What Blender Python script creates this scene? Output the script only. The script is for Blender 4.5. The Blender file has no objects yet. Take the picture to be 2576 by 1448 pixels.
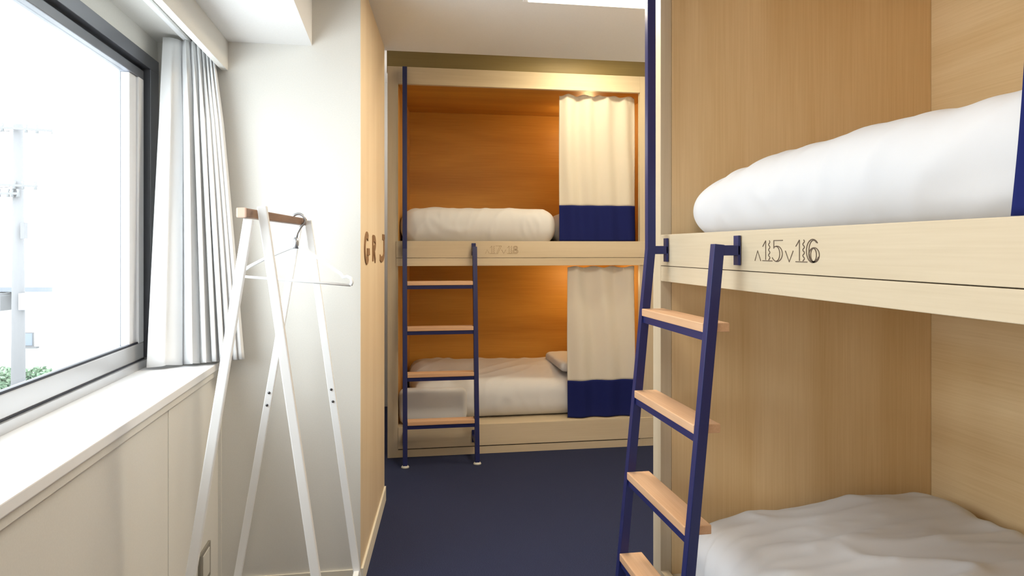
import bpy, bmesh, math, random
from mathutils import Vector, Matrix, noise
random.seed(4)
S = bpy.context.scene
COL = S.collection
# ------------------------------------------------------------------ camera
YAW = math.atan(298/1787.)
cam = bpy.data.cameras.new('camera'); co = bpy.data.objects.new('camera', cam); COL.objects.link(co)
cam.sensor_fit = 'HORIZONTAL'; cam.sensor_width = 36.0; cam.lens = 36.0*1787/2576
cam.shift_y = -(724-625)/2576.
cam.clip_start = .02; cam.clip_end = 300
co.location = (0, 0, 1.4); co.rotation_euler = (math.radians(90), 0, -YAW)
S.camera = co
# ------------------------------------------------------------------ world, lights, exposure
SKY = 7.2
w = bpy.data.worlds.new('overcast_sky'); S.world = w; w.use_nodes = True
bg = w.node_tree.nodes['Background']; bg.inputs[0].default_value = (.90, .96, 1.0, 1); bg.inputs[1].default_value = SKY
def area(name, loc, rot, sx, sy, power, col, portal=False):
    l = bpy.data.lights.new(name, 'AREA'); l.shape = 'RECTANGLE'; l.size = sx; l.size_y = sy
    l.energy = power; l.color = col
    if portal: l.cycles.is_portal = True
    o = bpy.data.objects.new(name, l); COL.objects.link(o); o.location = loc; o.rotation_euler = rot
    return o
def point(name, loc, power, col, r=.04):
    l = bpy.data.lights.new(name, 'POINT'); l.energy = power; l.color = col; l.shadow_soft_size = r
    o = bpy.data.objects.new(name, l); COL.objects.link(o); o.location = loc
    return o
R90 = math.radians(90)
area('window_portal', (-1.06, 1.9, 1.55), (0, -R90, 0), 1.15, 2.2, 1, (1, 1, 1), True)
WARM = (1.0, .66, .30)
area('added_fill_near', (.15, .2, 2.46), (0, 0, 0), .6, .9, 15, (1, .92, .82))  # added fill behind the camera to brighten the whole room, never in view
area('ceiling_lamp_far', (.90, 2.88, 2.485), (0, 0, 0), .60, .40, 24, (1, .86, .66))
area('recess_lamp', (1.30, 4.40, 2.78), (0, 0, 0), .30, .10, 11.0, (1, .84, .55))
point('bed_lamp_upper', (1.52, 5.45, 2.36), 4.0, WARM)
point('bed_lamp_lower', (1.52, 5.45, 1.16), 4.0, WARM)
point('bed_lamp_near_upper', (1.85, .75, 2.30), 2.2, (1, .74, .42))
point('bed_lamp_near_lower', (1.85, .75, 1.15), 1.4, (1, .74, .42))
point('corridor_lamp', (-.45, 5.6, 2.3), 14, (1, .97, .93), .1)
V = S.view_settings
S.display_settings.display_device = 'sRGB'
V.view_transform = 'Standard'; V.look = 'None'; V.gamma = 1; V.use_curve_mapping = False
V.exposure = 0.12

# ------------------------------------------------------------------ materials
def mat(name, col, rough=.6, metal=0, spec=.4):
    m = bpy.data.materials.new(name); m.use_nodes = True
    b = m.node_tree.nodes['Principled BSDF']
    b.inputs['Base Color'].default_value = (*col, 1); b.inputs['Roughness'].default_value = rough
    b.inputs['Metallic'].default_value = metal; b.inputs['Specular IOR Level'].default_value = spec
    return m
def nz(m, scale=(1, 1, 1), s=5., detail=4., c0=(0, 0, 0), c1=(1, 1, 1), lo=.3, hi=.7, bump=0, dist=.001):
    N = m.node_tree.nodes; L = m.node_tree.links; b = N['Principled BSDF']
    tc = N.new('ShaderNodeTexCoord'); mp = N.new('ShaderNodeMapping'); mp.inputs['Scale'].default_value = scale
    n = N.new('ShaderNodeTexNoise'); n.inputs['Scale'].default_value = s; n.inputs['Detail'].default_value = detail
    r = N.new('ShaderNodeValToRGB'); r.color_ramp.elements[0].position = lo; r.color_ramp.elements[1].position = hi
    r.color_ramp.elements[0].color = (*c0, 1); r.color_ramp.elements[1].color = (*c1, 1)
    L.new(tc.outputs['Object'], mp.inputs[0]); L.new(mp.outputs[0], n.inputs['Vector']); L.new(n.outputs['Fac'], r.inputs[0])
    L.new(r.outputs[0], b.inputs['Base Color'])
    if bump:
        bp = N.new('ShaderNodeBump'); bp.inputs['Strength'].default_value = bump; bp.inputs['Distance'].default_value = dist
        L.new(n.outputs['Fac'], bp.inputs['Height']); L.new(bp.outputs[0], b.inputs['Normal'])
    return m
def wood(name, c0, c1, axis, rough=.45, s=5.):
    """grain runs along axis; broad figure plus fine fibres"""
    m = mat(name, c1, rough, spec=.3)
    N = m.node_tree.nodes; L = m.node_tree.links; b = N['Principled BSDF']
    tc = N.new('ShaderNodeTexCoord')
    mp = N.new('ShaderNodeMapping'); sc = [1, 1, 1]; sc[axis] = .12; mp.inputs['Scale'].default_value = sc
    n = N.new('ShaderNodeTexNoise'); n.inputs['Scale'].default_value = s; n.inputs['Detail'].default_value = 5; n.inputs['Distortion'].default_value = .6
    mp2 = N.new('ShaderNodeMapping'); sc = [1, 1, 1]; sc[axis] = .02; mp2.inputs['Scale'].default_value = sc
    n2 = N.new('ShaderNodeTexNoise'); n2.inputs['Scale'].default_value = 160; n2.inputs['Detail'].default_value = 2
    L.new(tc.outputs['Object'], mp.inputs[0]); L.new(mp.outputs[0], n.inputs['Vector'])
    L.new(tc.outputs['Object'], mp2.inputs[0]); L.new(mp2.outputs[0], n2.inputs['Vector'])
    mx = N.new('ShaderNodeMath'); mx.operation = 'MULTIPLY_ADD'; mx.inputs[1].default_value = .35
    L.new(n2.outputs['Fac'], mx.inputs[0])
    sub = N.new('ShaderNodeMath'); sub.operation = 'SUBTRACT'; sub.inputs[1].default_value = .175
    L.new(n.outputs['Fac'], sub.inputs[0]); L.new(sub.outputs[0], mx.inputs[2])
    r = N.new('ShaderNodeValToRGB'); r.color_ramp.elements[0].position = .3; r.color_ramp.elements[1].position = .68
    r.color_ramp.elements[0].color = (*c0, 1); r.color_ramp.elements[1].color = (*c1, 1)
    L.new(mx.outputs[0], r.inputs[0]); L.new(r.outputs[0], b.inputs['Base Color'])
    return m
def cloth(name, c, trans=.25, s=400):
    m = mat(name, c, .9, spec=.1)
    N = m.node_tree.nodes; L = m.node_tree.links; b = N['Principled BSDF']
    tc = N.new('ShaderNodeTexCoord'); n = N.new('ShaderNodeTexNoise'); n.inputs['Scale'].default_value = s
    bp = N.new('ShaderNodeBump'); bp.inputs['Strength'].default_value = .15; bp.inputs['Distance'].default_value = .0006
    L.new(tc.outputs['Object'], n.inputs['Vector']); L.new(n.outputs['Fac'], bp.inputs['Height']); L.new(bp.outputs[0], b.inputs['Normal'])
    if trans:
        t = N.new('ShaderNodeBsdfTranslucent'); t.inputs[0].default_value = (*c, 1)
        mx = N.new('ShaderNodeMixShader'); mx.inputs[0].default_value = trans
        L.new(b.outputs[0], mx.inputs[1]); L.new(t.outputs[0], mx.inputs[2])
        L.new(mx.outputs[0], N['Material Output'].inputs['Surface'])
    return m
M = {}
M['wall'] = nz(mat('wall_paint', (.80, .80, .77), .75), s=220, c0=(.72, .71, .67), c1=(.75, .74, .70), bump=.12, dist=.0008)
M['ceil'] = nz(mat('ceiling_paint', (.82, .81, .80), .8), s=180, c0=(.80, .795, .785), c1=(.83, .825, .815), bump=.08, dist=.0008)
M['cream'] = mat('cream_trim', (.80, .76, .66), .5)
M['sill'] = mat('sill_white', (.90, .91, .93), .35)
M['carpet'] = nz(mat('navy_carpet', (.02, .025, .06), 1, spec=.1), s=420, detail=3, c0=(.014, .018, .044), c1=(.058, .070, .150), lo=.35, hi=.65, bump=.9, dist=.004)
R0, R1 = (.59, .485, .335), (.69, .585, .43)
M['rail_x'] = wood('pale_wood_x', R0, R1, 0); M['rail_y'] = wood('pale_wood_y', R0, R1, 1); M['rail_z'] = wood('pale_wood_z', R0, R1, 2)
P0, P1 = (.72, .50, .25), (.86, .65, .38)
M['ply_x'] = wood('plywood_x', P0, P1, 0, s=4); M['ply_y'] = wood('plywood_y', P0, P1, 1, s=4); M['ply_z'] = wood('plywood_z', P0, P1, 2, s=4)
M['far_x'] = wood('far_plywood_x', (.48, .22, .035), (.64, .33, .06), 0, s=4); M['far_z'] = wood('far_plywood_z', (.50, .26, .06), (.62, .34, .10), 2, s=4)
M['part_z'] = wood('partition_wood', (.74, .59, .40), (.82, .68, .49), 2)
M['tread_x'] = wood('tread_wood_x', (.62, .36, .20), (.78, .50, .31), 0, s=9); M['tread_y'] = wood('tread_wood_y', (.62, .36, .20), (.78, .50, .31), 1, s=9)
M['navy'] = mat('navy_powder_coat', (.012, .018, .11), .38, 0, .5)
M['navycloth'] = cloth('navy_cloth', (.014, .020, .12), 0, 700)
M['cream_cloth'] = cloth('cream_cloth', (.86, .82, .74), .25, 500)
M['wcurt'] = cloth('window_curtain_cloth', (.90, .91, .92), .22, 500)
M['duvet'] = cloth('white_cotton', (.70, .71, .745), 0, 600)
M['white'] = mat('white_steel', (.86, .87, .88), .35)
M['bar'] = wood('bar_wood', (.17, .095, .06), (.30, .18, .12), 1, s=12)
M['barend'] = mat('bar_end_grain', (.66, .46, .36), .6)
M['alu'] = mat('grey_aluminium', (.22, .23, .26), .35, .6)
M['alul'] = mat('light_aluminium', (.60, .61, .63), .3, .5)
M['alub'] = mat('pale_sash_profile', (.80, .82, .86), .4)
M['gasket'] = mat('black_gasket', (.015, .017, .03), .5)
M['chrome'] = mat('hook_metal', (.45, .46, .48), .3, .8)
M['hanger'] = mat('hanger_plastic', (.84, .86, .88), .3)
M['bolt'] = mat('bolt_steel', (.10, .10, .11), .4, .7)
M['foot'] = mat('clear_plastic_foot', (.62, .62, .58), .2)
M['ink'] = mat('engraved_brown', (.13, .09, .06), .8)
M['ink2'] = mat('engraved_soft_brown', (.34, .23, .13), .8)
M['letter'] = mat('stained_brown_letter', (.26, .145, .07), .7)
M['plate'] = mat('socket_plate', (.66, .64, .58), .4)
M['plated'] = mat('socket_frame', (.25, .23, .19), .4)
M['emit'] = mat('lamp_diffuser', (1, 1, 1)); bb = M['emit'].node_tree.nodes['Principled BSDF']
bb.inputs['Emission Color'].default_value = (1, .88, .66, 1); bb.inputs['Emission Strength'].default_value = 3.5
g = bpy.data.materials.new('clear_glass'); g.use_nodes = True; gn = g.node_tree.nodes; gl = g.node_tree.links
gn.remove(gn['Principled BSDF']); tr = gn.new('ShaderNodeBsdfTransparent'); tr.inputs[0].default_value = (.97, .98, .98, 1)
gg = gn.new('ShaderNodeBsdfGlossy'); gg.inputs['Roughness'].default_value = .02; lw = gn.new('ShaderNodeLayerWeight'); fr = gn.new('ShaderNodeMath'); fr.operation = 'POWER'; fr.inputs[1].default_value = 5; gl.new(lw.outputs['Facing'], fr.inputs[0])
mx = gn.new('ShaderNodeMixShader'); gl.new(fr.outputs[0], mx.inputs[0]); gl.new(tr.outputs[0], mx.inputs[1]); gl.new(gg.outputs[0], mx.inputs[2])
gl.new(mx.outputs[0], gn['Material Output'].inputs['Surface']); M['glass'] = g
M['concrete'] = mat('pole_concrete', (.15, .15, .155), .9)
M['dark'] = mat('dark_fitting', (.16, .165, .17), .7)
M['render'] = nz(mat('house_render', (.7, .7, .7), .9), s=3, c0=(.62, .62, .61), c1=(.72, .72, .71))
M['rooft'] = mat('roof_tile', (.30, .32, .35), .8)
M['eave'] = mat('eave_dark', (.14, .155, .18), .7)
M['hglass'] = mat('house_glass', (.16, .19, .24), .4)
M['leaf'] = nz(mat('hedge_leaf', (.12, .2, .12), .9), s=3, c0=(.08, .15, .09), c1=(.24, .32, .22))
M['ground'] = mat('asphalt_ground', (.45, .45, .44), .9)
M['fascia'] = wood('shaded_fascia', (.24, .18, .075), (.31, .235, .105), 0)  # shade above the far bunk is put into this darkened wood colour

# ------------------------------------------------------------------ helpers
def obj(name, bm, m, parent=None, smooth=False):
    me = bpy.data.meshes.new(name); bm.normal_update(); bm.to_mesh(me); bm.free()
    if m is not None: me.materials.append(m)
    if smooth:
        for p in me.polygons: p.use_smooth = True
    o = bpy.data.objects.new(name, me); COL.objects.link(o)
    if parent is not None: o.parent = parent
    return o
def rel(o, parent):
    """parent keeping world coordinates (thing empties are only translated)"""
    o.parent = parent; o.matrix_parent_inverse = Matrix.Translation(-parent.location)
    return o
def thing(name, label, cat, loc, group=None):
    o = bpy.data.objects.new(name, None); COL.objects.link(o); o.location = loc; o.empty_display_size = .05
    return tag(o, label, cat, group)
def tag(o, label, cat, group=None):
    o['label'] = label; o['category'] = cat
    if group: o['group'] = group
    return o
def addbox(bm, x0, x1, y0, y1, z0, z1, bev=0):
    r = bmesh.ops.create_cube(bm, size=1)
    vs = r['verts']
    for v in vs: v.co = Vector(((x0+x1)/2+v.co.x*(x1-x0), (y0+y1)/2+v.co.y*(y1-y0), (z0+z1)/2+v.co.z*(z1-z0)))
    if bev:
        es = list({e for v in vs for e in v.link_edges})
        bmesh.ops.bevel(bm, geom=es, offset=bev, segments=2, profile=.6, affect='EDGES')
    return bm
def box(name, b, m, parent=None, bev=.0015):
    bm = bmesh.new(); addbox(bm, *b, bev=bev)
    o = obj(name, bm, m)
    if parent is not None: rel(o, parent)
    return o
def struct(name, b, m, bev=0):
    o = box(name, b, m, None, bev); o['kind'] = 'structure'; return o
def addbar(bm, a, b, w, h, up=(0, 0, 1), bev=.002):
    """square-section bar from a to b"""
    a, b = Vector(a), Vector(b); d = (b-a); L = d.length; d.normalize()
    u = Vector(up); u = (u-d*u.dot(d)).normalized(); s = d.cross(u)
    tmp = bmesh.new(); addbox(tmp, -w/2, w/2, -L/2, L/2, -h/2, h/2, bev)
    mt = Matrix((s, d, u)).transposed().to_4x4(); mt.translation = (a+b)/2
    tmp.transform(mt); me = bpy.data.meshes.new('t'); tmp.to_mesh(me); tmp.free(); bm.from_mesh(me); bpy.data.meshes.remove(me)
    return bm
def bar(name, a, b, w, h, m, parent=None, up=(0, 0, 1), bev=.002):
    o = obj(name, addbar(bmesh.new(), a, b, w, h, up, bev), m)
    if parent is not None: rel(o, parent)
    return o
def addtube(bm, pts, r, n=10, cap=True):
    pts = [Vector(p) for p in pts]; rings = []
    prev = None
    for i, p in enumerate(pts):
        t = (pts[min(i+1, len(pts)-1)]-pts[max(i-1, 0)]).normalized()
        if prev is None:
            u = t.orthogonal().normalized()
        else:
            u = (prev-t*prev.dot(t)).normalized()
        prev = u; v = t.cross(u)
        rr = r[i] if isinstance(r, (list, tuple)) else r
        rings.append([bm.verts.new(p+(u*math.cos(2*math.pi*k/n)+v*math.sin(2*math.pi*k/n))*rr) for k in range(n)])
    for a, b in zip(rings, rings[1:]):
        for k in range(n): bm.faces.new((a[k], a[(k+1) % n], b[(k+1) % n], b[k]))
    if cap: bm.faces.new(rings[0][::-1]); bm.faces.new(rings[-1])
    return bm
def tube(name, pts, r, m, parent=None, n=10):
    o = obj(name, addtube(bmesh.new(), pts, r, n), m, smooth=True)
    if parent is not None: rel(o, parent)
    return o
def ribbon(bm, pts, wd, org, ux, uz, nrm, th=.0012):
    """flat raised stroke; pts are 2-D, placed on plane org+ux*x+uz*y"""
    P = [Vector((p[0], p[1])) for p in pts]
    rows = []
    for i, p in enumerate(P):
        t = (P[min(i+1, len(P)-1)]-P[max(i-1, 0)]).normalized(); n = Vector((-t.y, t.x))
        a, b = p+n*wd/2, p-n*wd/2
        f = lambda q, k: org+ux*q.x+uz*q.y+nrm*k
        rows.append([bm.verts.new(f(a, -.0005)), bm.verts.new(f(a, th)), bm.verts.new(f(b, th)), bm.verts.new(f(b, -.0005))])
    for a, b in zip(rows, rows[1:]):
        for k in range(4): bm.faces.new((a[k], a[(k+1) % 4], b[(k+1) % 4], b[k]))
    bm.faces.new(rows[0]); bm.faces.new(rows[-1][::-1])
def arc(cx, cy, rx, ry, a0, a1, n=18):
    return [(cx+rx*math.cos(math.radians(a0+(a1-a0)*i/n)), cy+ry*math.sin(math.radians(a0+(a1-a0)*i/n))) for i in range(n+1)]
def fix(bm): bmesh.ops.recalc_face_normals(bm, faces=bm.faces); return bm

# ================================================================== SETTING
struct('floor', (-1.3, 2.4, -1.4, 6.6, -.05, 0), M['carpet'])
# ceiling: low soffit by the window, main ceiling, raised ceiling above the far bunk
cz = 2.52
struct('ceiling', (-.329, 2.4, -1.3, 4.08, cz, cz+.35), M['ceil'])
struct('ceiling_soffit', (-.682, -.329, -1.3, 3.0, 2.23, 2.85), M['ceil'])
struct('ceiling_raised', (-1.3, 2.4, 4.08, 6.6, 2.87, 2.95), M['ceil'])
struct('ceiling_corridor', (-1.3, -.329, 3.2, 4.08, cz, 2.95), M['ceil'])
# left wall
struct('wall_left', (-1.05, -.69, -1.3, 3.0, 0, .925), M['wall'])
struct('wall_left_head', (-1.05, -.92, -1.3, 3.0, 2.135, 2.9), M['wall'])
struct('wall_left_near', (-1.05, -.92, -1.3, .80, .925, 2.135), M['wall'])
struct('trim_sill', (-.93, -.672, -1.3, 3.0, .930, .957), M['sill'], .003)
struct('trim_sill_apron', (-.69, -.680, -1.3, 3.0, .905, .930), M['wall'], .001)
for n_, yy in enumerate((2.36, 1.15, -.05)): struct('trim_%d' % (n_+1), (-.6905, -.6875, yy-.012, yy+.012, .0, .905), M['wall'], .001)
struct('trim_corner', (-.6905, -.678, 2.985, 3.0, 0, .905), M['wall'], .001)
# curtain box over the window
struct('trim_curtain_box', (-.680, -.655, -1.3, 3.0, 2.113, 2.25), M['wall'], .002)
struct('ceiling_curtain_box', (-.925, -.68, -1.3, 3.0, 2.215, 2.3), M['wall'])
# middle walls
A = Vector((-.133, 3.0, 0)); B = Vector((-.05, 4.02, 0))
bm = bmesh.new()
for z in (0, 2.53):
    pass
def prism(poly, z0, z1):
    bm = bmesh.new(); a = [bm.verts.new((x, y, z0)) for x, y in poly]; b = [bm.verts.new((x, y, z1)) for x, y in poly]
    bm.faces.new(a); bm.faces.new(b); n = len(poly)
    for i in range(n): bm.faces.new((a[i], a[(i+1) % n], b[(i+1) % n], b[i]))
    return fix(bm)
bm.free()
o = obj('wall_middle', prism([(-1.05, 3.0), (-.1355, 3.0), (-.1355, 3.2), (-1.05, 3.2)], 0, 2.95), M['wall']); o['kind'] = 'structure'
o = obj('wall_partition', prism([(-.133, 2.9985), (-.05, 4.02), (-.30, 4.02), (-.30, 3.2), (-.1354, 3.2), (-.1354, 2.9985)], 0, 2.56), M['part_z']); o['kind'] = 'structure'
o = obj('baseboard_middle', prism([(-.688, 2.992), (-.14, 2.992), (-.14, 3.002), (-.688, 3.002)], 0, .078), M['cream']); o['kind'] = 'structure'
nv = Vector((B.y-A.y, -(B.x-A.x), 0)).normalized()
q0, q1 = A+nv*.009, B+nv*.009
o = obj('baseboard_partition', prism([(A.x, A.y), (q0.x, q0.y), (q1.x, q1.y), (B.x, B.y)], 0, .078), M['cream']); o['kind'] = 'structure'
struct('wall_right', (2.2, 2.4, -1.4, 6.6, 0, 2.95), M['wall'])
struct('wall_near', (-1.3, 2.4, -1.45, -1.3, 0, 2.95), M['wall'])
struct('wall_far', (-1.3, 2.4, 6.4, 6.6, 0, 2.95), M['wall'])
struct('wall_corridor', (-1.3, -1.05, 3.0, 6.6, 0, 2.95), M['wall'])
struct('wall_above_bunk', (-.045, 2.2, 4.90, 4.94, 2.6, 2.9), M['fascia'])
struct('wall_bunk_side', (1.872, 2.2, 4.84, 4.94, 0, 2.62), M['wall'])
struct('baseboard_right', (2.188, 2.2, 2.6, 4.84, 0, .078), M['cream'])

# ------------------------------------------------------------------ window
win = bpy.data.objects.new('window_1', None); COL.objects.link(win); win['kind'] = 'structure'; win.location = (-.94, 1.9, .96)
wy0, wy1, wz0, wz1 = .80, 3.0, .957, 2.135
def wb(name, b, m, bev=.0015): return box(name, b, m, win, bev)
wb('outer_frame', (-1.03, -.915, wy0, wy1, wz0, .985), M['alul'])
wb('outer_frame', (-1.03, -.915, wy0, wy1, 2.085, wz1), M['alu'])
wb('outer_frame', (-1.03, -.915, 2.905, wy1, .985, 2.085), M['alu'])
wb('outer_frame', (-1.03, -.915, wy0, wy0+.05, .985, 2.085), M['alu'])
wb('gasket', (-1.01, -.945, 2.868, 2.906, .985, 2.085), M['gasket'], 0)
wb('gasket', (-1.01, -.945, wy0+.05, 2.868, 2.066, 2.086), M['gasket'], 0)
wb('gasket', (-.955, -.925, wy0+.05, 2.868, .984, .990), M['gasket'], 0)
sx0, sx1 = -.965, -.928
def sash(y0, y1, sx0, sx1):
    wb('sash_rail', (sx0, sx1, y0, y1, .988, 1.050), M['alul'], .004)
    wb('sash_rail', (sx0, sx1, y0, y1, 2.035, 2.068), M['alu'], .003)
    wb('sash_stile', (sx0, sx1, y1-.055, y1, 1.050, 2.035), M['alub'], .003)
    wb('sash_stile', (sx0, sx1-.008, y1-.125, y1-.056, 1.050, 2.035), M['alub'], .003)
    wb('sash_stile', (sx0, sx1, y0, y0+.055, 1.050, 2.035), M['alul'], .003)
    wb('glazing_bead', (sx1-.014, sx1-.002, y0+.055, y1-.055, 1.048, 1.056), M['gasket'], 0)
    p = wb('pane', (sx0+.012, sx0+.018, y0+.055, y1-.055, 1.05, 2.035), M['glass'], 0)
sash(1.20, 2.868, -.965, -.928)
sash(.85, 1.26, -1.008, -.971)

# window curtain (pleated, gathered against the end wall)
def sheet(fn, nu, nv, th):
    bm = bmesh.new(); vs = [[bm.verts.new(fn(i/nu, j/nv)) for i in range(nu+1)] for j in range(nv+1)]
    for j in range(nv):
        for i in range(nu): bm.faces.new((vs[j][i], vs[j][i+1], vs[j+1][i+1], vs[j+1][i]))
    bmesh.ops.recalc_face_normals(bm, faces=bm.faces)
    return bm
def solid(o, th):
    md = o.modifiers.new('thickness', 'SOLIDIFY'); md.thickness = th; md.offset = 0; return o
def wc(u, v):       # v 0 = top, 1 = bottom
    k = v**.9
    a0, b0 = Vector((-.862, 2.872)), Vector((-.700, 2.945))
    a1, b1 = Vector((-.893, 2.775)), Vector((-.585, 2.925))
    uu = u**.75
    p = a0.lerp(b0, uu).lerp(a1.lerp(b1, uu), k)
    amp = (.011+.024*min(1, v*2.2))*(.55+.45*min(1, u*5))
    q = 1.2*u**1.0+6.6*u**2.0 if u < 1 else 7.8
    ph = 2*math.pi*q
    wv = math.sin(ph)*amp+.25*amp*math.sin(2*ph+.7)+.008*noise.noise(Vector((u*6, v*1.5, 3)))
    d = Vector((.25, -.97)).normalized()
    p = p+d*wv+Vector((.97, .25))*(.011*math.sin(2*ph+.4)*min(1, v*4))
    z = 2.20+(.966-2.20)*v+.006*math.sin(ph)*v
    y = min(p.y, 2.992)
    x = max(p.x, -.905)
    x = min(x, -.690+max(0, v-.07)*1.1)
    return (x, y, z)
wcur = obj('window_curtain', sheet(wc, 260, 44, .002), M['wcurt'], smooth=True); solid(wcur, .0025)
tag(wcur, 'pale grey pleated curtain drawn to the right end of the window', 'curtain')
rl = bar('curtain_track', (-.79, -.5, 2.208), (-.79, 2.99, 2.208), .02, .012, M['white']); rl['kind'] = 'structure'; rl.name = 'trim_curtain_track'

# socket on the left wall
so = thing('wall_socket', 'small rectangular socket plate low on the wall under the window', 'socket', (-.69, 2.745, .25))
box('cover_plate', (-.6905, -.681, 2.69, 2.835, .17, .300), M['plated'], so, .002)
box('socket_insert', (-.683, -.6785, 2.722, 2.812, .19, .285), M['plate'], so, .002)

# ceiling light above the ladder, then an unseen panel added for fill
cl = thing('ceiling_light', 'flat warm rectangular light on the ceiling above the near ladder', 'light', (.9, 2.86, cz))
box('light_frame', (.57, 1.22, 2.60, 3.125, cz-.018, cz+.0), M['white'], cl)
box('diffuser', (.59, 1.20, 2.62, 3.105, cz-.024, cz-.016), M['emit'], cl)
cl2 = thing('ceiling_light', 'unseen flat fill panel added on the ceiling behind the photographer to brighten the room', 'light', (.15, .2, cz))  # made-up fixture housing the added fill
box('light_frame', (-.18, .48, -.28, .68, cz-.02, cz), M['white'], cl2)
box('diffuser', (-.16, .46, -.26, .66, cz-.035, cz-.016), M['emit'], cl2)

# ================================================================== BUNKS
def digit(ch):
    if ch == '1': return [[(.02, .70), (.32, .98)], [(.32, .98), (.32, .06)], [(x, y) for x, y in [(.66+.07*math.sin(k*1.05), .98-.92*k/22) for k in range(23)]], [(.0, .02), (.95, .02)]], .62
    if ch == '5': return [[(.12, .98), (.95, .98)], [(.14, .98), (.14, .60)]] + [arc(.42, .36, .50, .36, 120, -150), arc(.36, .36, .32, .34, 90, -90)], .98
    if ch == '6': return [arc(.5, .5, .50, .50, 42, 360-30), arc(.56, .5, .36, .46, 50, 310), arc(.60, .33, .40, .31, 0, 360, 26), arc(.56, .33, .22, .28, 0, 360, 22)], 1.08
    if ch == '7': return [[(.0, .98), (.95, .98)], [(.95, .98), (.35, .0)], [(.70, .98), (.16, .0)], [(.16, .0), (.35, .0)]], .95
    if ch == '8': return [arc(.5, .73, .34, .25, 0, 360, 24), arc(.5, .26, .44, .27, 0, 360, 24), arc(.5, .73, .18, .15, 0, 360, 16), arc(.5, .26, .26, .17, 0, 360, 18)], 1.0
    if ch == '^': return [[(.0, .0), (.28, .50), (.60, .0)]], .60
    if ch == 'v': return [[(.0, .50), (.34, .0), (.68, .50)]], .68
def lettering(txt, pos, h, wdt, org, ux, nrm, parent, m, th=.0012, sw=.0022):
    bm = bmesh.new()
    for ch, x0 in zip(txt, pos):
        st, _ = digit(ch)
        for s in st: ribbon(bm, [(x0+px*h*wdt, py*h) for px, py in s], sw, org, ux, Vector((0, 0, 1)), nrm, th)
    return rel(obj('number_marking', fix(bm), m), parent)

# ---- far bunk (faces the camera)
fy = 4.82
bb_ = thing('bunk_bed', 'wooden built-in bunk bed at the far end of the room, marked 17 and 18', 'bunk bed', (.9, fy, 0))
def fb(name, b, m, bev=.0015): return box(name, b, m, bb_, bev)
fb('post', (-.04, .030, fy, fy+.04, 0, 2.62), M['rail_z']); fb('post', (1.724, 1.868, fy, fy+.04, 0, 2.62), M['rail_z'])
fb('top_board', (.030, 1.724, fy, fy+.035, 2.505, 2.62), M['rail_x'])
rail = fb('front_rail', (.018, 1.765, fy-.012, fy+.02, 1.338, 1.451), M['rail_x'])
fb('lower_strip', (.018, 1.765, fy-.010, fy+.02, 1.283, 1.336), M['rail_x'])
fb('base_rail', (.030, 1.83, fy-.006, fy+.03, .058, .202), M['rail_x'])
fb('kick_board', (-.04, 1.868, fy+.001, fy+.02, .0, .050), M['rail_x'])
fb('bed_board', (.03, 1.84, fy+.03, 5.85, .13, .200), M['rail_x']); fb('bed_board', (.03, 1.84, fy+.021, 5.85, 1.285, 1.42), M['rail_x'])
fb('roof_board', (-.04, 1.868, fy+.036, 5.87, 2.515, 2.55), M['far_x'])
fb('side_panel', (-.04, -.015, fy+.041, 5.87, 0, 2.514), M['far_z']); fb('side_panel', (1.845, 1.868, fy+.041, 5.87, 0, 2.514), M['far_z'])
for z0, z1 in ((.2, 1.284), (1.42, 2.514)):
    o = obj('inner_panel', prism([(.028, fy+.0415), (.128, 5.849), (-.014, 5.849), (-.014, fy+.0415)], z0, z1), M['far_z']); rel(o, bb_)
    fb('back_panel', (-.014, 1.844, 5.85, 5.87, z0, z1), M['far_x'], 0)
X0 = .616
lettering('^17v18', [0, .030, .070, .112, .150, .186], .054, .80, Vector((X0+.002, fy-.012, 1.366)), Vector((1, 0, 0)), Vector((0, -1, 0)), bb_, M['ink2'], sw=.0018)

# ---- near right bunk (faces left)
nx = .97; yE = 2.49; yN = .40
nb = thing('bunk_bed', 'wooden built-in bunk bed on the right in the foreground, marked 15 and 16', 'bunk bed', (1.5, 1.5, 0))
def rb(name, b, m, bev=.0015): return box(name, b, m, nb, bev)
rb('post', (nx, nx+.042, yE, yE+.076, 0, 2.515), M['rail_z']); rb('post', (nx, nx+.042, yN-.04, yN+.036, 0, 2.515), M['rail_z'])
rb('front_rail', (nx, nx+.03, yN+.037, yE-.0005, 1.338, 1.451), M['rail_y'])
rb('lower_strip', (nx+.001, nx+.03, yN+.037, yE-.0005, 1.281, 1.336), M['rail_y'])
rb('top_board', (nx, nx+.03, yN+.037, yE-.0005, 2.40, 2.515), M['rail_y'])
rb('base_rail', (nx, nx+.03, yN+.037, yE-.0005, .058, .215), M['rail_y'])
rb('kick_board', (nx+.012, nx+.03, yN+.037, yE-.0005, 0, .052), M['rail_y'])
rb('end_panel', (nx+.043, 2.11, yE, yE+.025, 0, 2.515), M['ply_z']); rb('end_panel', (nx+.043, 2.11, yN-.02, yN, 0, 2.515), M['ply_z'])
for z0, z1 in ((.2, 1.285), (1.42, 2.48)): rb('back_panel', (2.09, 2.11, yN+.001, yE-.001, z0, z1), M['ply_y'], 0)
rb('bed_board', (nx+.031, 2.089, yN+.001, yE-.001, .14, .20), M['rail_y']); rb('bed_board', (nx+.031, 2.089, yN+.001, yE-.001, 1.285, 1.42), M['rail_y'])
rb('roof_board', (nx+.031, 2.089, yN+.001, yE-.001, 2.48, 2.515), M['ply_y'])
lettering('^15v16', [0, .040, .090, .152, .198, .244], .055, .95, Vector((nx, 1.797, 1.367)), Vector((0, -1, 0)), Vector((-1, 0, 0)), nb, M['ink'])

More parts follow.
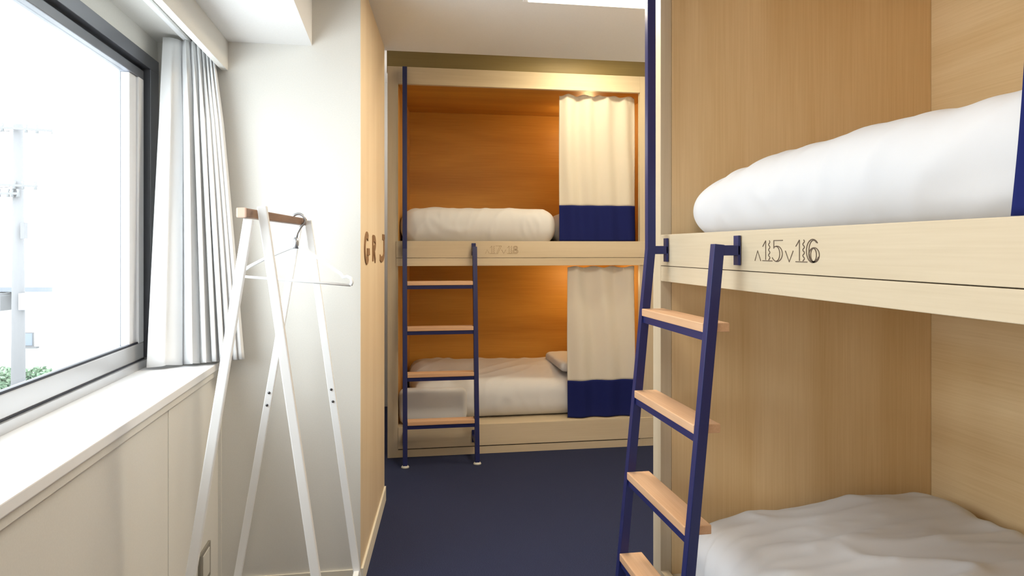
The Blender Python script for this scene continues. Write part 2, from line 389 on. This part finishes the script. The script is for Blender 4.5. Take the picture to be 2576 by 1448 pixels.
# ================================================================== LADDERS
def ladder(label, up, a_pos, b_pos, face, tops, tread_mat, tall, brk):
    """up: unit vector pointing from the ladder out into the room; along: coordinate of the two rails; a rail tall"""
    root = thing('bunk_ladder', label, 'ladder', tuple(Vector((a_pos+b_pos)/2)+Vector(up)*.15))
    root.location.z = 0
    U = Vector(up); al = (b_pos-a_pos).normalized()
    off_t, off_f = brk
    def offs(z): return off_t if z > 1.385 else off_t+(off_f-off_t)*(1.385-z)/1.385
    T = .030
    for k, P in enumerate((a_pos, b_pos)):
        bm = bmesh.new()
        pf = P+U*offs(0); pf.z = .012
        pk = P+U*off_t; pk.z = 1.40
        if k == 0:
            pt = pk.copy(); pt.z = tall
            addbar(bm, pk-Vector((0, 0, .003)), pt, T, T*1.01, up=U)
            addbar(bm, pf, pk+(pk-pf).normalized()*.002, T*.985, T, up=U)
        else:
            pk.z = 1.412
            addbar(bm, pf, pk, T, T, up=U)
        rel(obj('side_rail', bm, M['navy']), root)
        # brackets
        zs = [1.395] + ([tall-.05] if k == 0 else [])
        for z in zs:
            pa = P+U*(off_t-.0); pa.z = z; pb = P.copy()+U*.004; pb.z = z
            bar_ = bar('bracket_arm', pa-U*.0120, pb, T*.95, T*.97, M['navy'], root)
            bp = bmesh.new(); addbar(bp, pb-Vector((0, 0, .042))+U*.003, pb+Vector((0, 0, .042))+U*.003, T*.95, .008, up=U, bev=.001)
            rel(obj('bracket_plate', bp, M['navy']), root)
        z = .13; pa = P+U*offs(z); pa.z = z; pb = P+U*.012; pb.z = z
        bar('bracket_arm', pa-U*.01, pb, T*.8, T*.8, M['navy'], root)
        bp = bmesh.new(); addbar(bp, pb-Vector((0, 0, .042)), pb+Vector((0, 0, .042)), T*.9, .008, up=U, bev=.001)
        rel(obj('bracket_plate', bp, M['navy']), root)
        p0 = P+U*offs(0); tube('foot', [Vector((p0.x, p0.y, .0)), Vector((p0.x, p0.y, .006)), Vector((p0.x, p0.y, .014))], [.026, .026, .019], M['foot'], root, 16)
    for z in tops:
        c0 = a_pos+al*.0155+U*offs(z); c1 = b_pos-al*.0155+U*offs(z)
        c0.z = c1.z = z-.013
        sh = -U*.022
        bar('tread', c0+sh, c1+sh, .082, .026, tread_mat, root, bev=.003)
        c0 = c0.copy(); c1 = c1.copy(); c0.z = c1.z = z-.026-.0125
        bar('cross_bar', c0, c1, .026, .024, M['navy'], root, bev=.001)
    return root
ladder('navy steel ladder with wooden treads in the foreground, against the right bunk', (-1, 0, 0), Vector((nx, 2.42, 0)), Vector((nx, 1.886, 0)), nx,
       [1.188, .900, .613, .328], M['tread_y'], 2.46, (.066, .198))
ladder('navy steel ladder with wooden treads leaning on the far bunk', (0, -1, 0), Vector((.073, fy-.012, 0)), Vector((.537, fy-.012, 0)), fy,
       [1.184, .887, .590, .288], M['tread_x'], 2.60, (.062, .215))

# ================================================================== CURTAINS OF THE BUNKS
def bunk_curtain(label, x0, x1, z0, z1, zb, axis, pos, seed, sgn=1, folds=4, amp=.012, flare=0):
    root = thing('privacy_curtain', label, 'curtain', (0, 0, 0), 'privacy curtains of the bunks')
    def fn(za, zc):
        def f(u, v):
            z = za+(zc-za)*v
            t = (z1-z)/(z1-z0)
            a = amp*(1.15-.4*t)
            wv = a*math.sin(2*math.pi*(folds*u+.15*math.sin(3*t+seed))+seed)+a*.6*noise.noise(Vector((u*5, z*2.2, seed)))
            wv += .006*math.exp(-((z1-z)/.05)**2)*math.sin(2*math.pi*folds*2.3*u)
            x = x0+(x1-x0)*u + flare*(u)*(t**2)
            x += .006*noise.noise(Vector((u*3, z*1.3, seed+9)))
            zz = z-.010*(1+math.sin(2*math.pi*folds*u+seed))*.5*(1 if v < .001 and za > z0+.1 else 0)
            if v > .999 and zc == z1: zz = z-.012*(.5+.5*math.sin(2*math.pi*(folds+1)*u+seed))
            return (x, pos+wv, zz) if axis == 0 else (pos+wv, x, zz)
        return f
    a = obj('curtain_cloth', sheet(fn(zb, z1), 80, 60, 0), M['cream_cloth'], smooth=True); solid(a, .002); rel(a, root)
    b = obj('navy_band', sheet(fn(z0, zb), 80, 20, 0), M['navycloth'], smooth=True); solid(b, .003); rel(b, root); b['label'] = 'navy blue hem band'
    mid = ((x0+x1)/2, pos, z0) if axis == 0 else (pos, (x0+x1)/2, z0)
    return root
bunk_curtain('cream curtain with navy hem hanging in the upper berth of the far bunk', 1.156, 1.716, 1.453, 2.492, 1.706, 0, fy+.075, 1.0, folds=4)
bunk_curtain('cream curtain with navy hem hanging in the lower berth of the far bunk', 1.214, 1.700, .206, 1.277, .466, 0, fy+.060, 2.4, folds=2.5, amp=.016)
bunk_curtain('navy hemmed curtain at the right edge, in the upper berth of the near bunk', .46, .954, 1.453, 2.395, 1.80, 1, nx+.018, 3.1, folds=5, amp=.009, flare=.052)

# ================================================================== BEDDING
def duvet(name, label, b, r, seed, amp=.012, cat='duvet', shape=None, n=(46, 46, 10), group='white duvets', crease=1.0):
    x0, x1, y0, y1, z0, z1 = b
    bm = bmesh.new()
    N = n; idx = {}
    def vert(i, j, k):
        key = (i, j, k)
        if key not in idx: idx[key] = bm.verts.new((i/N[0], j/N[1], k/N[2]))
        return idx[key]
    for k in (0, N[2]):
        for i in range(N[0]):
            for j in range(N[1]): bm.faces.new([vert(i, j, k), vert(i+1, j, k), vert(i+1, j+1, k), vert(i, j+1, k)])
    for j in (0, N[1]):
        for i in range(N[0]):
            for k in range(N[2]): bm.faces.new([vert(i, j, k), vert(i+1, j, k), vert(i+1, j, k+1), vert(i, j, k+1)])
    for i in (0, N[0]):
        for j in range(N[1]):
            for k in range(N[2]): bm.faces.new([vert(i, j, k), vert(i, j+1, k), vert(i, j+1, k+1), vert(i, j, k+1)])
    bmesh.ops.recalc_face_normals(bm, faces=bm.faces)
    sx, sy, sz = x1-x0, y1-y0, z1-z0
    rz = min(r, sz*.49)
    for v in bm.verts:
        p = Vector((v.co.x*sx, v.co.y*sy, v.co.z*sz))
        q = Vector((min(max(p.x, r), sx-r), min(max(p.y, r), sy-r), min(max(p.z, rz), sz-rz)))
        d = p-q
        dn = Vector((d.x/r, d.y/r, d.z/rz)); L = max(abs(dn.x), abs(dn.y), abs(dn.z))
        if L > 1e-6: dn = dn.normalized()*L
        p = q+Vector((dn.x*r, dn.y*r, dn.z*rz))
        v.co = Vector((x0, y0, z0))+p
    bm.normal_update()
    nn = {v: v.normal.copy() for v in bm.verts}
    for v in bm.verts:
        c = v.co; s = Vector((seed, seed*1.7, 0))
        big = noise.noise(Vector((c.x*2.1, c.y*2.1, c.z*2.5))+s)
        ang = .5+seed; ca, sa = math.cos(ang), math.sin(ang)
        rot = Vector((c.x*ca+c.y*sa, (-c.x*sa+c.y*ca)*.28, c.z*.6))
        rd = 1-abs(noise.noise(rot*6.5+s*2))*2.2
        rd2 = 1-abs(noise.noise(Vector((rot.y*9, rot.x*11, c.z*5))+s*3))*2.2
        low = min(1, max(0, (c.z-z0)/(sz*.35)))
        h = amp*(1.6*big+crease*(.55*max(rd, 0)**3+.35*max(rd2, 0)**3))
        v.co = c+nn[v]*h*low
        if shape: v.co = Vector(shape(v.co))
        v.co.z = max(v.co.z, z0)
    o = obj(name, bm, M['duvet'], smooth=True)
    md = o.modifiers.new('sub', 'SUBSURF'); md.levels = 1; md.render_levels = 1
    tag(o, label, cat, group)
    return o
# near bunk, upper: long roll thickening toward its near end
def sh1(c):
    k = max(0, min(1, (c.y-1.9)/.57)); zz = c.z
    if zz > 1.43: zz -= .05*k*k*((zz-1.43)/.25)
    j = max(0, min(1, (1.30-c.y)/.2)); xx = c.x
    if c.x < 1.2: xx += .03*j
    if zz > 1.5: zz += .022*j
    return (xx, c.y, zz)
duvet('duvet', 'plump white duvet on the upper berth of the near right bunk', (1.032, 1.98, .5, 2.475, 1.424, 1.688), .15, 1.3, .014, shape=sh1, n=(40, 90, 12))
def sh2(c):
    z = c.z
    if z > .27:
        z += .02*math.sin(c.x*4.2+.6)-.03*max(0, (1.45-c.x)/.45)**2*.5+.018*max(0, min(1, (2.3-c.y)/.3))
    return (c.x, c.y, z)
duvet('duvet', 'rumpled white duvet on the lower berth of the near right bunk', (1.03, 2.06, .5, 2.45, .204, .462), .12, 4.2, .022, shape=sh2, n=(60, 90, 12), crease=1.5)
# far bunk
duvet('duvet', 'folded white duvet lying on the upper berth of the far bunk', (.045, 1.150, 4.90, 5.66, 1.424, 1.685), .12, 2.2, .010, n=(80, 40, 12), crease=1.3)
def sh3(c):
    z = c.z
    if z > .26: z += .05*max(0, min(1, (c.y-5.0)/.5))-.0
    return (c.x, c.y, z)
duvet('duvet', 'white duvet spread over the lower berth of the far bunk', (.13, 1.80, 4.95, 5.80, .204, .462), .10, 5.1, .014, shape=sh3, n=(80, 50, 12), crease=1.3)
duvet('folded_blanket', 'white blanket folded at the left foot of the lower far berth', (.04, .50, 4.868, 4.962, .204, .44), .045, 7.7, .006, cat='blanket', n=(40, 16, 10), group='white folded bedding')
duvet('pillow', 'white pillow behind the curtain of the upper far berth', (1.165, 1.70, 5.05, 5.50, 1.424, 1.665), .12, 9.7, .008, cat='pillow', n=(30, 30, 10), group='white pillows')
del bpy.data.objects['folded_blanket']['group'], bpy.data.objects['pillow']['group']
pl2 = duvet('pillow', 'white pillow at the curtained end of the lower far berth', (1.20, 1.75, 5.02, 5.60, .500, .575), .037, 11.7, .008, cat='pillow', n=(30, 30, 8)); del pl2['group']

# ================================================================== CLOTHES RACK
rk = thing('clothes_rack', 'white steel A-frame clothes rack with a wooden top bar', 'clothes rack', (-.37, 2.4, 0))
bb0, bb1 = Vector((-.412, 2.045, 1.499)), Vector((-.331, 2.745, 1.499))
bar('top_bar', bb0, bb1, .026, .026, M['bar'], rk, bev=.004)
dv = (bb1-bb0).normalized()
o = bar('bar_end', bb0-dv*.003, bb0+dv*.006, .0275, .0275, M['barend'], rk, bev=.004); o['label'] = 'pale sawn end of the bar'
def leg(a, b, joint=True):
    a, b = Vector(a), Vector(b)
    o = bar('leg', a, b, .026, .022, M['white'], rk, up=(0, 1, 0), bev=.003)
    d = (b-a).normalized()
    if joint:
        for dz in (.0, .045):
            t = (a.z-(.875-dz))/(a.z-b.z); p = a.lerp(b, t)
            tube('bolt', [p+Vector((0, -.010, 0)), p+Vector((0, -.0145, 0))], .0045, M['bolt'], rk, 12)
leg((-.398, 2.075, 1.483), (-.622, 2.045, 0), False); leg((-.368, 2.105, 1.520), (-.150, 2.07, 0), False)
leg((-.345, 2.705, 1.483), (-.595, 2.72, 0)); leg((-.314, 2.735, 1.505), (-.112, 2.74, 0))
for a, b in (((-.595, 2.05, .18), (-.565, 2.71, .18)), ((-.176, 2.08, .18), (-.137, 2.735, .18))):
    bar('brace', a, b, .02, .02, M['white'], rk, bev=.002)

# hanger on the bar
hg = thing('clothes_hanger', 'white slim hanger with grey hook on the rack bar', 'hanger', (-.342, 2.66, 1.4))
hy = 2.665; hx = -.340
pts = [(hx+.0+.023*math.cos(a), hy, 1.503+.023*math.sin(a)) for a in [math.radians(t) for t in range(200, -31, -15)]]
pts += [(hx+.006, hy, 1.475), (hx-.004, hy, 1.455), (hx-.008, hy, 1.435)]
tube('hook', pts, .0048, M['chrome'], hg)
tube('collar', [(hx-.008, hy, 1.440), (hx-.008, hy, 1.425), (hx-.009, hy, 1.400)], [.007, .0095, .011], M['chrome'], hg, 14)
sh = [(-.190, 1.322), (-.165, 1.338), (-.12, 1.362), (-.07, 1.385), (-.03, 1.402), (-.008, 1.408), (.015, 1.402), (.05, 1.380), (.09, 1.352), (.13, 1.322), (.150, 1.308), (.158, 1.296), (.172, 1.298), (.186, 1.292), (.190, 1.276), (.185, 1.266)]
tube('shoulder_bar', [(hx+a, hy, z) for a, z in sh], .0062, M['hanger'], hg)
tube('trouser_bar', [(hx-.190, hy, 1.322), (hx-.196, hy, 1.305), (hx-.185, hy, 1.300), (hx, hy, 1.283), (hx+.185, hy, 1.266)], .0048, M['hanger'], hg)

# letters on the partition side
def plane_letter(name, strokes, s0, z0, w_, h_, label):
    bm = bmesh.new(); ux = (B-A).normalized()
    for s in strokes: ribbon(bm, [(s0+x*w_, z0+y*h_) for x, y in s], .030, A+nv*.0005, ux, Vector((0, 0, 1)), nv, .004)
    o = obj(name, fix(bm), M['letter']); return o
sg = thing('wall_letter_sign', 'brown letters in a row on the side of the wooden partition', 'sign', (A.x, A.y, 1.4))
rel(plane_letter('letter', [arc(.5, .5, .5, .5, 50, 315, 18), [(.6, .36), (1.15, .36), (1.15, .22)]], .115, 1.345, .14, .115, ''), sg)
rel(plane_letter('letter', [[(.0, -.1), (.0, 1.1)], [(0, 1)]+arc(.45, .75, .5, .25, 90, -90, 10)+[(0, .5)], [(.4, .5), (.95, -.1)]], .425, 1.350, .11, .10, ''), sg)
rel(plane_letter('letter', [[(1.0, 1.1), (1.0, .35)]+arc(.55, .3, .45, .32, 0, -140, 12), [(.7, 1.05), (1.1, 1.05)]], .70, 1.345, .27, .112, ''), sg)

# ================================================================== OUTDOORS
cr, sr = math.cos(YAW), math.sin(YAW)
U3 = Vector((cr, -sr, 0)); F3 = Vector((sr, cr, 0))
def outframe(dist):  # local x = right, y = away, origin at distance
    m = Matrix((U3, F3, Vector((0, 0, 1)))).transposed().to_4x4(); m.translation = F3*dist; return m
def outobj(name, bm, m, dist, parent=None):
    bm.transform(outframe(dist)); o = obj(name, bm, m)
    if parent is not None: rel(o, parent)
    return o
def outbox(name, b, m, dist, parent=None, bev=0):
    bm = bmesh.new(); addbox(bm, *b, bev=bev); return outobj(name, bm, m, dist, parent)
GZ = -6.2
gr = outbox('ground', (-120, 30, 6, 130, GZ-.2, GZ), M['ground'], 0); gr['kind'] = 'structure'
def house(label, dist, x0, x1, eave, depth, wins, roofh=1.0):
    c = F3*dist+U3*(x0+x1)/2
    root = thing('house', label, 'house', (c.x, c.y, GZ))
    outbox('walls', (x0, x1, 0, depth, GZ, eave), M['render'], dist, root)
    bm = bmesh.new(); e = .5
    v = [bm.verts.new(p) for p in [(x0-e, -e, eave), (x1+e, -e, eave), (x1+e, depth+e, eave), (x0-e, depth+e, eave), (x0+.8, depth/2, eave+roofh), (x1-.8, depth/2, eave+roofh)]]
    for f in ((0, 1, 5, 4), (1, 2, 5), (2, 3, 4, 5), (3, 0, 4), (3, 2, 1, 0)): bm.faces.new([v[i] for i in f])
    outobj('roof', fix(bm), M['rooft'], dist, root)
    outbox('gutter', (x0-e, x1+e, -e-.12, -e+.02, eave-.22, eave+.03), M['eave'], dist, root)
    for (a, b, z0, z1, split) in wins:
        wf = outbox('window', (a-.06, b+.06, -.05, .02, z0-.06, z1+.06), M['concrete'], dist, root)
        def pane(pa, pb, mm):
            p = outbox('pane', (pa, pb, -.07, -.04, z0, z1), mm, dist)
            p.parent = wf
        if split: pane(a, (a+b)/2-.03, M['ground']); pane((a+b)/2+.03, b, M['hglass'])
        else: pane(a, b, M['hglass'])
        outbox('sill', (a-.2, b+.35, -.25, .0, z0-.14, z0-.06), M['concrete'], dist, root)
    return root
def px(x, d): return (x-1288)/1787*d
def pz(y, d): return 1.4+(625-y)/1787*d
d = 40
h1 = house('pale two-storey house with a dark eave line seen through the window', d, px(-150, d), px(252, d), pz(722, d), 7,
      [(px(160, d), px(212, d), pz(770, d), pz(734, d), True), (px(152, d), px(182, d), pz(866, d), pz(826, d), False), (px(66, d), px(83, d), pz(868, d), pz(838, d), False)], .9)
outbox('balcony', (px(-60, d), px(33, d), -1.0, -.02, pz(778, d), pz(735, d)), M['concrete'], d, h1)
outbox('downpipe', (px(250, d)-.05, px(250, d)+.05, -.12, -.02, GZ, pz(722, d)), M['eave'], d, h1)
d = 36
h2 = house('second pale house at the right of the window view', d, px(268, d), px(430, d), pz(712, d), 6,
      [(px(292, d), px(304, d), pz(760, d), pz(722, d), False), (px(296, d), px(330, d), pz(850, d), pz(808, d), False)], .8)
for k in range(4): outbox('fence_slat', (px(258, d)+k*.22, px(258, d)+k*.22+.06, -.8, -.74, pz(850, d), pz(820, d)), M['concrete'], d, h2)
# utility pole
d = 25
pr = U3*px(46, d)+F3*d
up_ = thing('utility_pole', 'concrete utility pole with crossarms seen through the window', 'utility pole', (pr.x, pr.y, GZ))
tube('pole', [pr+Vector((0, 0, GZ)), pr+Vector((0, 0, pz(312, d)))], [.24, .15], M['concrete'], up_, 20)
for (y, x0, x1, dy) in ((322, -10, 150, 0), (466, -20, 105, 2), (484, 0, 60, -6)):
    a = U3*px(x0, d)+F3*(d-.25); b = U3*px(x1, d)+F3*(d-.25)
    a.z = pz(y, d)+.03*dy*.3; b.z = pz(y+(10 if y < 400 else 4), d)
    bar('crossarm', a, b, .07, .08, M['concrete'], up_)
    for t in (.02, .18, .55, .72, .97):
        p = a.lerp(b, t); tube('insulator', [p+Vector((0, 0, -.12)), p+Vector((0, 0, .05)), p+Vector((0, 0, .16))], [.06, .035, .06], M['dark'], up_, 10)
outbox('service_box', (px(66, d), px(75, d), -.3, -.1, pz(600, d), pz(560, d)), M['concrete'], d, up_)
outbox('transformer', (px(64, d), px(82, d), -.35, .1, pz(777, d), pz(736, d)), M['rooft'], d, up_)
for k, (y0, y1) in enumerate(((330, 300), (470, 462), (484, 500), (735, 742), (742, 718))):
    a = U3*(px(46, d)-.26)+F3*(d-.05); a.z = pz(y0, d); b = U3*px(-500, d)+F3*(d-3-k); b.z = pz(y1, d)
    p = [a.lerp(b, t/12)+Vector((0, 0, -1.4*(t/12)*(1-t/12))) for t in range(13)]
    wr = tube('overhead_wire', p, .014, M['dark'], None, 6)
    tag(wr, ['topmost thin overhead wire running left from the top of the utility pole', 'upper wire of the close pair at the middle crossarm of the utility pole', 'lower wire of the close pair at the middle crossarm of the utility pole', 'upper wire of the low pair crossing at the roof line by the pole', 'lowest wire, running left from the pole beside the transformer'][k], 'wire', 'overhead wires')
# hedge
bm = bmesh.new(); d = 37
for k in range(2600):
    x = random.uniform(px(-120, d), px(252, d)); y = random.uniform(-.5, .5); t = random.random()
    z = GZ+t*(1.35+.25*noise.noise(Vector((x*.8, 3, 1))))
    s = .10+random.random()*.08; rm = Matrix.Rotation(random.random()*6.28, 3, Vector((random.random()-.5, random.random()-.5, random.random()-.5)).normalized())
    vs = [bm.verts.new(Vector((x, y, z))+rm @ Vector(c)*s) for c in ((-1, 0, 0), (0, -.6, 0), (1, 0, 0), (0, .6, .2))]
    bm.faces.new(vs)
hd = outobj('hedge', bm, M['leaf'], d); tag(hd, 'low green hedge in front of the pale house outside', 'hedge'); hd['kind'] = 'stuff'
